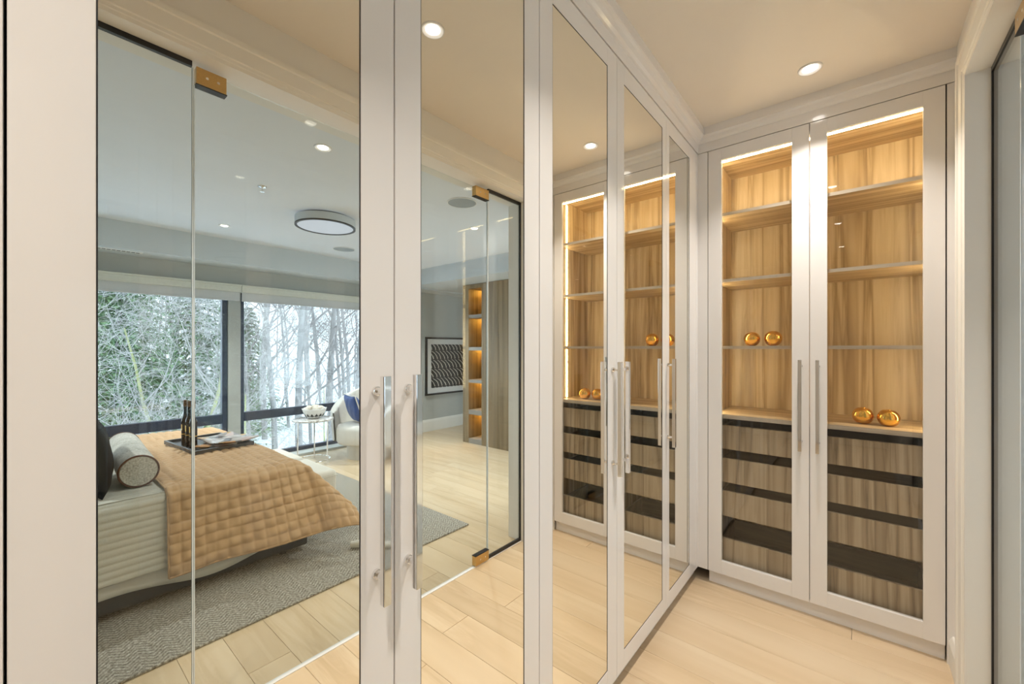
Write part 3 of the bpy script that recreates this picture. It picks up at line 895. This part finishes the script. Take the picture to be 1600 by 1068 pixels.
# skirt
def skirt(u, v):
    yv = BYA + u * (1.105 - BYA)
    hem = 0.125 + 0.035 * sin(yv * 6.2 + 0.3) * (0.4 + 0.6 * max(0, yv))
    if yv > 0.55: hem = hem - (yv - 0.55) * 0.03
    z = 0.34 - v * (0.34 - hem)
    x = B0 + 0.05 - 0.028 * v - 0.012 * v * sin(yv * 11)
    if yv > 1.05: x += (yv - 1.05) ** 2 * 8
    return (x, yv, z)
part('skirt', MB().grid(120, 8, skirt), M['skirt'], bed, True, smooth=True, solid=0.003)
# quilt
qb = thing('quilted_throw', 'tan quilted throw draped across the foot of the bed with hanging corner', 'blanket', (2.4, 0.9, 0.63))
CELL = 0.056
Q0, QL = 0.53, 0.445
def qpos(s, t):
    """s = position along the bed from Q0, t = distance from the near top edge, positive down the side, negative over the top"""
    yv = Q0 + s
    over_foot = yv - BYB
    top = BT + 0.014
    xe = B0 - 0.004
    if t <= 0 and over_foot <= 0:
        x = xe - t; z = top
        # soften the two edges
        e = min(-t, 0.06) / 0.06; z -= 0.022 * (1 - e) ** 2
        e = min(-over_foot, 0.06) / 0.06; z -= 0.022 * (1 - e) ** 2
        z += 0.006 * sin(x * 7 + yv * 5) * min(1, -t * 4)
        return Vector((x, yv, z)), Vector((0, 0, 1))
    top -= 0.022
    if t <= 0:      # foot flap below the foot edge
        b_ = over_foot
        near = math.exp(-((-t) / 0.22) ** 2)
        h = b_ * (0.04 + 0.30 * near)
        return Vector((xe - t, BYB + h, top - sqrt(max(b_ * b_ - h * h, 0)))), Vector((0, 1, 0))
    if over_foot <= 0:   # near side
        k = max(0.0, (yv - 0.72) / (BYB - 0.72)); k = k * k * (3 - 2 * k)
        h = t * (0.05 + 0.29 * k)
        z = top - sqrt(max(t * t - h * h, 0))
        wv = 0.010 * sin(yv * 14) * (t / QL)
        return Vector((xe - h - wv * (1 - k), yv + 0.10 * k * t, z)), Vector((-1, 0, 0))
    # corner cone
    a, b_ = t, over_foot
    r = sqrt(a * a + b_ * b_); th = math.atan2(b_, a)
    hk = 0.34 + 0.36 * sin(2 * th)
    h = r * hk
    dirv = Vector((-cos(th), sin(th), 0))
    z = top - sqrt(max(r * r - h * h, 0))
    p = Vector((xe, BYB, z)) + dirv * h + Vector((0, 0.10 * t * cos(th), 0))
    p.z = max(p.z, 0.03)
    return p, dirv
def quilt(u, v):
    # u along length (0..1) -> s ; v across
    SL = (BYB - Q0) + 0.30
    s = u * SL
    t = -1.98 + v * (1.98 + QL)
    p, n = qpos(s, t)
    puff = (abs(sin(pi * s / CELL)) * abs(sin(pi * (t + 0.01) / CELL))) ** 0.36
    crk = 0.0055 * math.sin(s * 61 + t * 23) * math.sin(t * 47 - s * 31) * (1 if t > -0.15 else 0.25)
    return p + n * (0.014 * puff + crk)
part('quilt', MB().grid(170, 400, quilt), M['quilt'], qb, True, smooth=True, solid=0.006)
hem = MB()
hp = []
SLq = (BYB - Q0) + 0.30
for k in range(80):
    p, n = qpos(SLq * k / 79 * 0.98, QL)
    hp.append(p + n * 0.003)
hem.tube(hp, 0.005, 6)
hp = []
for k in range(40):
    p, n = qpos(0, -1.98 + (1.98 + QL) * k / 39)
    hp.append(p + n * 0.004)
hem.tube(hp, 0.005, 6)
part('hem', hem, M['quilt'], qb, True, smooth=True)

# bolster: round pillow lying across the bed
bo = thing('bolster_pillow', 'round oatmeal bolster pillow with brown piping lying across the bed', 'pillow', (1.62, 0.445, 0.632))
bl = []
Lb, rb = 0.95, 0.088
body = MB()
pr = [(0, 0.90), (0.012, 1.0), (0.2, 1.02), (0.5, 1.0), (0.8, 1.02), (0.988, 1.0), (1.0, 0.90)]
body.tube([(q * Lb, 0, rb) for q, _ in pr], [rb * a for _, a in pr], 36)
part('cushion', body, M['bolster'], bo, smooth='auto')
for xx in (0.004, Lb - 0.004):
    ring = MB()
    pts = [(xx, cos(2 * pi * k / 40) * rb * .985, rb + sin(2 * pi * k / 40) * rb * .985) for k in range(41)]
    ring.tube(pts, 0.0048, 6)
    part('piping', ring, M['piping'], bo, smooth=True)
bo.rotation_euler = (0, 0, radians(3))

def pillow(name, w_, h_, d_, mat, n=25):
    m = MB()
    for sgn in (-1, 1):
        def fn(u, v):
            a, b_ = 2 * u - 1, 2 * v - 1
            f = (max(0, 1 - abs(a) ** 2.6) * max(0, 1 - abs(b_) ** 2.6)) ** 0.45
            pin = 1 - 0.07 * (1 - abs(a) ** 2) * abs(b_) ** 2
            pin2 = 1 - 0.07 * (1 - abs(b_) ** 2) * abs(a) ** 2
            return (a * w_ / 2 * pin2, sgn * d_ / 2 * f + 0.004 * sin(9 * a + 5 * b_) * f, h_ / 2 + b_ * h_ / 2 * pin)
        m.grid(n, n, fn)
    return m
bp = tag(part('black_cushion', pillow('c', 0.62, 0.42, 0.16, 0), M['black_velvet'], smooth=True), 'large black velvet cushion standing at the head side of the bolster', 'cushion')
bp.location = (1.80, 0.295, 0.632); bp.rotation_euler = (radians(8), 0, radians(2))

# tray with bottles and magazines
tr = thing('serving_tray', 'low dark grey square tray resting on the tan throw', 'tray', (2.47, 0.985, 0.648), radians(-6))
tw, tl = 0.60, 0.38
part('tray_base', MB().box(-tw / 2, tw / 2, -tl / 2, tl / 2, 0, 0.008), M['tray'], tr)
rm = MB()
for a in (-1, 1):
    rm.box(a * tw / 2 - .008, a * tw / 2 + .008, -tl / 2 - .008, tl / 2 + .008, 0, 0.030)
    rm.box(-tw / 2, tw / 2, a * tl / 2 - .008, a * tl / 2 + .008, 0, 0.030)
part('rim', rm, M['tray'], tr, bevel=0.002)
BPROF = [(0.022, 0), (0.0245, 0.004), (0.025, 0.02), (0.025, 0.19), (0.0235, 0.205), (0.013, 0.235), (0.0115, 0.25), (0.0115, 0.335)]
bot = None
for x, y_, lab in ((2.385, 0.865, 'slim dark bottle with gold band, nearest of the three on the tray'),
                   (2.47, 0.858, 'slim dark bottle with gold band, middle one of three on the tray'),
                   (2.55, 0.85, 'slim dark bottle with gold band, farthest of the three on the tray')):
    if bot is None:
        bot = thing('bottle', lab, 'bottle', (x, y_, 0.6565), 0.3, 'dark bottles on the tray')
        part('glass_body', MB().lathe(BPROF, 24), M['bottle'], bot, smooth='auto')
        part('capsule', MB().lathe([(0.0125, 0.305), (0.0125, 0.338), (0.0135, 0.338), (0.0135, 0.352), (0.003, 0.354)], 20), M['foil_brown'], bot, smooth='auto')
        part('gold_band', MB().lathe([(0.0256, 0.088), (0.0256, 0.094)], 24, caps=False), M['gold_foil'], bot)
        lb = MB()
        def lfn(u, v):
            a = -2.4 + u * 0.9
            return (0.0257 * cos(a), 0.0257 * sin(a), 0.12 + v * 0.045)
        lb.grid(8, 2, lfn)
        part('label', lb, M['gold_foil'], bot)
    else:
        copy_tree(bot, (x, y_, 0.6565), 0.3, lab)
def magazine(name, w_, l_, curl, seed):
    m = MB()
    def fn(u, v):
        a = u * 2 - 1
        z = 0.014 + curl * abs(a) ** 1.5 * 0.5 + 0.012 * (1 - abs(a)) ** 0.3 * abs(a) ** 0.2 + 0.006 * sin(7 * u + 5 * v + seed)
        return (a * w_ / 2, (v - .5) * l_, z)
    m.grid(26, 10, fn)
    return m
for (x, y_, z, rz, lab, cu) in ((2.40, 1.06, 0.6565, 0.5, 'open glossy magazine lying under another on the tray', 0.01), (2.33, 1.07, 0.676, -0.25, 'open glossy magazine on top, edges curling over the tray', 0.035)):
    t = thing('magazine', lab, 'magazine', (x, y_, z), rz, 'magazines on the tray')
    part('pages', magazine('pages', 0.38, 0.27, cu, x * 9), M['magazine'], t, smooth=True, solid=0.007)

# pale rolled cloth on the rug by the throw corner
rc = tag(part('rolled_cloth', MB().tube([(0, 0, 0.027), (0.06, 0.01, 0.028), (0.14, 0.012, 0.026), (0.22, 0.03, 0.027)], [0.021, 0.026, 0.024, 0.02], 16), M['skirt'], smooth='auto'),
         'pale rolled cloth lying on the rug by the corner of the throw', 'cloth')
rc.location = (1.22, 1.50, 0.0135); rc.rotation_euler = (0, 0, radians(115))

# benches at the foot of the bed
def bench(loc, lab, name='ottoman'):
    t = thing(name, lab, 'ottoman', loc, 0, 'cream ottomans at the foot of the bed')
    m = MB().box(-0.27, 0.27, -0.165, 0.165, 0.03, 0.43)
    part('seat', m, M['bench'], t, bevel=0.035, seg=4, smooth='auto')
    pp = MB()
    pts = [(-0.26, -0.155), (0.26, -0.155), (0.26, 0.155), (-0.26, 0.155), (-0.26, -0.155)]
    for i in range(4):
        a, b_ = pts[i], pts[i + 1]
        pp.tube([(a[0] * 1.035, a[1] * 1.055, 0.385), (b_[0] * 1.035, b_[1] * 1.055, 0.385)], 0.003, 6)
    part('piping', pp, M['bench'], t)
    for sx in (-1, 1):
        for sy in (-1, 1):
            part('leg', MB().tube([(sx * .21, sy * .11, 0), (sx * .21, sy * .11, 0.04)], 0.02, 10), M['black'], t)
    return t
ot = bench((1.98, 1.495, 0.0135), 'cream upholstered ottoman at the near corner of the bed foot')
copy_tree(ot, (2.57, 1.495, 0.0135), 0, 'cream upholstered ottoman farther from the doors, behind the first one')

# ------------------------------------------------------------------ side table with bowl
TX, TY = 3.70, 2.37
st = thing('side_table', 'small round marble topped side table with thin chrome legs by the window', 'side table', (TX, TY, 0))
part('table_top', MB().lathe([(0.22, 0.515), (0.235, 0.520), (0.235, 0.538), (0.22, 0.543)], 40), M['marble'], st, smooth='auto')
for k in range(3):
    a = 0.5 + k * 2 * pi / 3
    part('leg', MB().tube([(0.19 * cos(a), 0.19 * sin(a), 0.0), (0.19 * cos(a), 0.19 * sin(a), 0.517)], 0.008, 10), M['chrome'], st, smooth='auto')
rg_ = MB(); rg_.tube([(0.19 * cos(2 * pi * k / 36), 0.19 * sin(2 * pi * k / 36), 0.035) for k in range(37)], 0.006, 8)
part('stretcher_ring', rg_, M['chrome'], st, smooth='auto')
bw = thing('decor_bowl', 'white bowl with black zigzag band holding pale shells on the side table', 'bowl', (TX - .01, TY + .01, 0.5435))
def bowl_fn(u, v):
    a = 2 * pi * u
    r = 0.055 + 0.085 * v ** 0.7
    z = 0.004 + 0.115 * v ** 1.4 + (0.010 * abs(sin(a * 4)) if v > .8 else 0) * (v - .8) * 5
    return (r * cos(a), r * sin(a), z)
bm_ = MB().grid(65, 10, bowl_fn); bm_.lathe([(0.056, 0.001), (0.056, 0.006)], 32)
part('bowl', bm_, M['china'], bw, smooth='auto', solid=0.004)
zz = MB()
for k in range(14):
    a0 = 2 * pi * k / 14; a1 = 2 * pi * (k + 1) / 14; am = (a0 + a1) / 2
    for v0, v1 in ((0.02, 0.36), (0.36, 0.66)):
        P = []
        for a, v in ((a0, v0), (a1, v0), (am, v1)):
            r = 0.055 + 0.085 * v ** 0.7 + .007; z = 0.004 + 0.115 * v ** 1.4
            P.append((r * cos(a), r * sin(a), z))
        zz.add(P, [(0, 1, 2)])
part('zigzag_band', zz, M['black'], bw, solid=0.0012)
shell0 = None
for k in range(7):
    a = k * 2.4; r = 0.0 if k == 0 else 0.072
    loc = (TX - .01 + r * cos(a), TY + .01 + r * sin(a), 0.5435 + 0.118 + (0.022 if k == 0 else 0.004))
    lab = 'cream ridged shell heaped in the zigzag bowl'
    if shell0 is None:
        sh = MB()
        def sf(u, v):
            th = pi * v; ph = 2 * pi * u
            rr = 0.036 * (1 + 0.07 * sin(9 * ph)) * sin(th) * 1.1
            return (rr * cos(ph), rr * sin(ph), 0.030 * cos(th) * -1)
        sh.grid(40, 10, sf)
        shell0 = tag(part('shell', sh, M['shell'], smooth=True), lab, 'shell', 'shells in the bowl')
        shell0.location = loc
    else:
        c = shell0.copy(); c.location = loc; c.rotation_euler = (rnd.random(), rnd.random(), rnd.random() * 3)
        C.objects.link(c)

# ------------------------------------------------------------------ tub armchair
ch = thing('tub_armchair', 'cream boucle tub armchair on a drum base near the right window', 'armchair', (3.46, 2.95, 0), radians(-105))
# local: seat faces +x ; back wraps round -x
part('base', MB().lathe([(0.235, 0.0), (0.24, 0.01), (0.235, 0.20), (0.225, 0.22)], 40), M['boucle'], ch, smooth='auto')
part('seat', MB().lathe([(0.26, 0.20), (0.345, 0.205), (0.36, 0.23), (0.36, 0.38), (0.34, 0.425), (0.25, 0.44), (0.001, 0.445)], 44, caps=False), M['boucle'], ch, smooth=True)
def shell_fn(side):
    def fn(u, v):
        a = -pi * 0.68 + u * pi * 1.36     # around the back (angle from -x)
        tt = abs(a) / (pi * 0.68)
        topz = 0.87 - 0.36 * max(0, tt - .35) ** 1.5 * 1.6
        th = 0.045
        r0 = 0.40 + 0.05 * v
        zlo = 0.20
        if side == 0: r, z = r0 + th, zlo + (topz - zlo) * v
        else: r, z = r0 - th * 0.9, 0.36 + (topz - 0.36) * v
        rid = 0.006 * abs(sin(a * 16)) if side == 1 else 0
        r -= rid
        return (-r * cos(a), r * sin(a), z)
    return fn
def tub(u, v):
    a = -pi * 0.68 + u * pi * 1.36
    tt = abs(a) / (pi * 0.68)
    topz = 0.87 - 0.36 * max(0, tt - .35) ** 1.5 * 1.6
    q = v * 2 * pi
    # rounded slab section swept round the back
    hh = (topz - 0.20) / 2; zc = 0.20 + hh
    zz_ = zc + hh * max(-1, min(1, 1.25 * sin(q)))
    e = 0.05 * max(-1, min(1, 1.6 * cos(q)))
    rr = 0.385 + 0.045 * (zz_ - .2) / .6 + e
    if cos(q) < -0.3: rr += 0.006 * abs(sin(a * 14))
    if tt > 0.97: rr = 0.385 + 0.045 * (zz_ - .2) / .6 + e * 0.2
    return (-rr * cos(a), rr * sin(a), zz_)
part('backrest', MB().grid(90, 40, tub), M['boucle'], ch, smooth=True)
bc = tag(part('blue_cushion', pillow('c', 0.40, 0.38, 0.14, 0), M['blue_velvet'], smooth=True), 'blue velvet cushion with cream piping leaning in the tub armchair', 'cushion')
bc.location = (3.50, 2.88, 0.455); bc.rotation_euler = (radians(20), 0, radians(10))
pr_ = MB()
cp = []
for k in range(49):
    u = k / 48 * 4; e = int(u) % 4; q = (u - int(u)) * 2 - 1
    a, b_ = [(q, -1), (1, q), (-q, 1), (-1, -q)][e]
    pin = 1 - 0.07 * (1 - abs(a) ** 2) * abs(b_) ** 2; pin2 = 1 - 0.07 * (1 - abs(b_) ** 2) * abs(a) ** 2
    cp.append((a * 0.2 * pin2, 0, 0.19 + b_ * 0.19 * pin))
pr_.tube(cp, 0.008, 6)
part('piping', pr_, M['boucle'], bc, smooth=True)

# ------------------------------------------------------------------ outdoors: snow, trees
GZ = -2.8
def ground(u, v):
    x = 4.6 + u * 75; y_ = -50 + v * 110
    d = x - 4.6
    z = GZ + 0.035 * max(0, d - 8) + 0.25 * sin(x * .35 + y_ * .2) * min(1, d / 10) + 0.15 * sin(y_ * .6)
    return (x, y_, z)
gr = part('snow_ground', MB().grid(60, 80, ground), M['snow'], smooth=True)
gr['kind'] = 'structure'
def gz(x, y_):
    d = x - 4.6
    return GZ + 0.035 * max(0, d - 8) + 0.25 * sin(x * .35 + y_ * .2) * min(1, d / 10) + 0.15 * sin(y_ * .6)

def bare_tree(seed, H, r0, lean=0.05, depth=4, low=0.25, spread=0.9, nchild=(5, 5, 4, 3), seg=3, droop=0.0, bl0=0.24):
    rr = random.Random(seed)
    trunk = MB(); br = MB()
    def grow(p, d, L, r, lev):
        pts = [p.copy()]; rad = [r]
        nseg = 6 if lev == 0 else (seg if lev < 3 else 2)
        q = p.copy(); dd = d.copy()
        for i in range(nseg):
            wob = 0.10 if lev == 0 else 0.28
            dd = (dd + Vector((rr.uniform(-wob, wob), rr.uniform(-wob, wob), rr.uniform(-wob * .5, wob * .6) + (0.10 if lev < 3 else 0) - droop))).normalized()
            q = q + dd * (L / nseg)
            pts.append(q.copy()); rad.append(max(r * (1 - 0.78 * (i + 1) / nseg), 0.003))
        (trunk if lev == 0 else br).tube(pts, rad, 8 if lev == 0 else (5 if lev == 1 else 3), caps=False)
        if lev >= depth: return
        n = nchild[min(lev, len(nchild) - 1)]
        for k in range(n):
            f = (low if lev == 0 else 0.2) + (1 - (low if lev == 0 else 0.2)) * (k + rr.random()) / n
            i = min(int(f * (len(pts) - 1)), len(pts) - 2)
            w = f * (len(pts) - 1) - i
            pp = pts[i].lerp(pts[i + 1], w)
            rp = rad[i] * (1 - w) + rad[i + 1] * w
            base = (pts[i + 1] - pts[i]).normalized()
            side = Vector((rr.uniform(-1, 1), rr.uniform(-1, 1), rr.uniform(-.4, .5)))
            side = (side - base * side.dot(base)).normalized()
            nd = (base * (1 - 0.25 * spread) + side * spread * rr.uniform(.7, 1.1)).normalized()
            grow(pp, nd, L * (bl0 if lev == 0 else 0.55) * rr.uniform(.7, 1.15), max(rp * 0.42, 0.003), lev + 1)
    grow(Vector((0, 0, -0.2)), Vector((rr.uniform(-lean, lean), rr.uniform(-lean, lean), 1)).normalized(), H, r0, 0)
    return trunk, br

protos = []
for i, (H, r0, nch, low) in enumerate([(14, 0.10, (18, 6, 5, 3), 0.12), (12, 0.075, (16, 6, 5, 3), 0.10), (15, 0.115, (18, 6, 5, 3), 0.16)]):
    tk, br = bare_tree(11 + i * 7, H, r0, nchild=nch, low=low)
    protos.append((tk.mesh('trunk', M['bark']), br.mesh('branches', M['twig'])))
def place_tree(k, x, y_, rz, sc, label, group, bark=None):
    t = thing('bare_tree', label, 'tree', (x, y_, gz(x, y_)), rz, group)
    t.scale = (sc, sc, sc)
    a = bpy.data.objects.new('trunk', protos[k][0]); a.parent = t; C.objects.link(a)
    b_ = bpy.data.objects.new('branches', protos[k][1]); b_.parent = t; b_['kind'] = 'stuff'; C.objects.link(b_)
    for p in protos[k][0].polygons: p.use_smooth = True
    return t
# near grove seen through the right window
tr_r = random.Random(5)
near = []
for i, (ratio, x) in enumerate([(.30, 15), (.325, 13.0), (.35, 18), (.372, 14), (.40, 20), (.425, 12.5), (.45, 16), (.475, 22), (.50, 14.5), (.525, 19), (.545, 13.2), (.57, 17), (.60, 21), (.27, 20), (.20, 19), (.13, 21)]):
    near.append((x, ratio * (x + 1.5)))
NL = ['leftmost bare tree seen in the right window, next to the white post', 'slender bare tree just right of the white window post', 'bare tree set further back in the left part of the right window',
      'bare tree in the left third of the right window', 'distant slim bare tree left of the middle of the right window', 'nearest bare tree before the middle of the right window', 'bare tree at the middle of the right window',
      'far slim bare tree right of the middle of the right window', 'bare tree rising above the side table', 'bare tree further back between side table and armchair', 'near bare tree just left of the armchair',
      'bare tree rising behind the armchair', 'bare tree at the far right edge of the right window', 'bare tree behind the right frame of the left window', 'bare tree behind the evergreens in the left window', 'bare tree at the far left behind the evergreens']
for i, (x, y_) in enumerate(near):
    place_tree(i % 3, x, y_, i * 2.1, 0.75 + 0.30 * tr_r.random(), NL[i], 'bare trees outside the windows')
for i in range(34):
    x = tr_r.uniform(24, 46); y_ = (x + 1.5) * (0.05 + 0.57 * (i + tr_r.random()) / 34)
    place_tree(i % 3, x, y_, i * 1.3, 0.8 + 0.5 * tr_r.random(), 'distant bare winter tree at the back of the snowy grove', 'distant bare trees')

# evergreens behind the left window
def conifer(seed, H, R0):
    rr = random.Random(seed)
    tk = MB().tube([(0, 0, -0.2), (0.03, 0, H * .5), (0, 0.02, H)], [0.14, 0.08, 0.01], 8)
    nd = MB()
    for tier in range(34):
        f = tier / 34
        z = 0.3 + (H - 0.4) * f
        rad = R0 * (1 - f) ** 0.8 + 0.1
        nb = int(14 + 20 * (1 - f))
        for k in range(nb):
            a = rr.uniform(0, 2 * pi)
            L = rad * rr.uniform(.7, 1.05)
            for q in range(7):
                g_ = (q + rr.random()) / 7
                px = Vector((cos(a) * L * g_, sin(a) * L * g_, z - 0.35 * L * g_ ** 1.5))
                for e in range(4):
                    b0 = a + rr.uniform(-1.3, 1.3)
                    l2 = rr.uniform(.10, .26)
                    tip = px + Vector((cos(b0) * l2, sin(b0) * l2, rr.uniform(-.16, .06)))
                    wd = Vector((-sin(b0), cos(b0), rr.uniform(-.5, .5))) * 0.034
                    nd.add([px - wd, px + wd, tip], [(0, 1, 2)])
    return tk, nd
tk, nd = conifer(3, 7.5, 2.5)
cm = (tk.mesh('trunk', M['bark']), nd.mesh('needles', M['needle']))
for i, (x, y_, rz, sc) in enumerate([(13.2, 1.7, 0, 1.0), (14.6, 3.7, 1.0, 0.95), (17.5, 2.4, 2.0, 1.15), (20.5, 7.0, 3.0, 0.8)]):
    t = thing('evergreen_tree', ['dense evergreen in the middle beyond the left window', 'evergreen nearest the white window post', 'tall evergreen at the far left beyond the left window', 'smaller evergreen seen at the left side of the right window'][i], 'tree', (x, y_, gz(x, y_)), rz, 'evergreens outside')
    t.scale = (sc,) * 3
    a = bpy.data.objects.new('trunk', cm[0]); a.parent = t; C.objects.link(a)
    b_ = bpy.data.objects.new('needles', cm[1]); b_.parent = t; b_['kind'] = 'stuff'; C.objects.link(b_)
# tangled bare bushes close to the left window, and under the right window
tk, br = bare_tree(77, 5.5, 0.07, lean=0.6, depth=4, low=0.05, spread=1.0, nchild=(16, 7, 5, 3), droop=0.03, bl0=0.42)
bush = (tk.mesh('stem', M['moss_bark']), br.mesh('branches', M['bark_far']))
for i, (x, y_, rz, sc, lab) in enumerate([(8.8, 0.7, 0.0, 1.0, 'tangled bare shrub with mossy stem close outside the left window'), (9.4, 2.0, 2.0, 0.95, 'tangled bare shrub outside the left window beside the post'),
                                     (8.9, 3.3, 4.0, 0.62, 'low bare shrub under the right window, nearest the post'), (9.4, 5.2, 1.0, 0.62, 'low bare shrub under the right window, behind the side table'),
                                     (10.4, -1.0, 3.0, 1.0, 'tangled bare shrub at the far left outside the left window'), (10.6, 2.6, 5.0, 0.9, 'bare shrub further back between the two windows'),
                                     (10.2, 7.2, 5.5, 0.6, 'low bare shrub outside the right end of the right window')]):
    t = thing('bare_shrub', lab, 'shrub', (x, y_, gz(x, y_)), rz, 'bare shrubs outside')
    t.scale = (sc,) * 3
    a = bpy.data.objects.new('stem', bush[0]); a.parent = t; C.objects.link(a)
    b_ = bpy.data.objects.new('branches', bush[1]); b_.parent = t; b_['kind'] = 'stuff'; C.objects.link(b_)
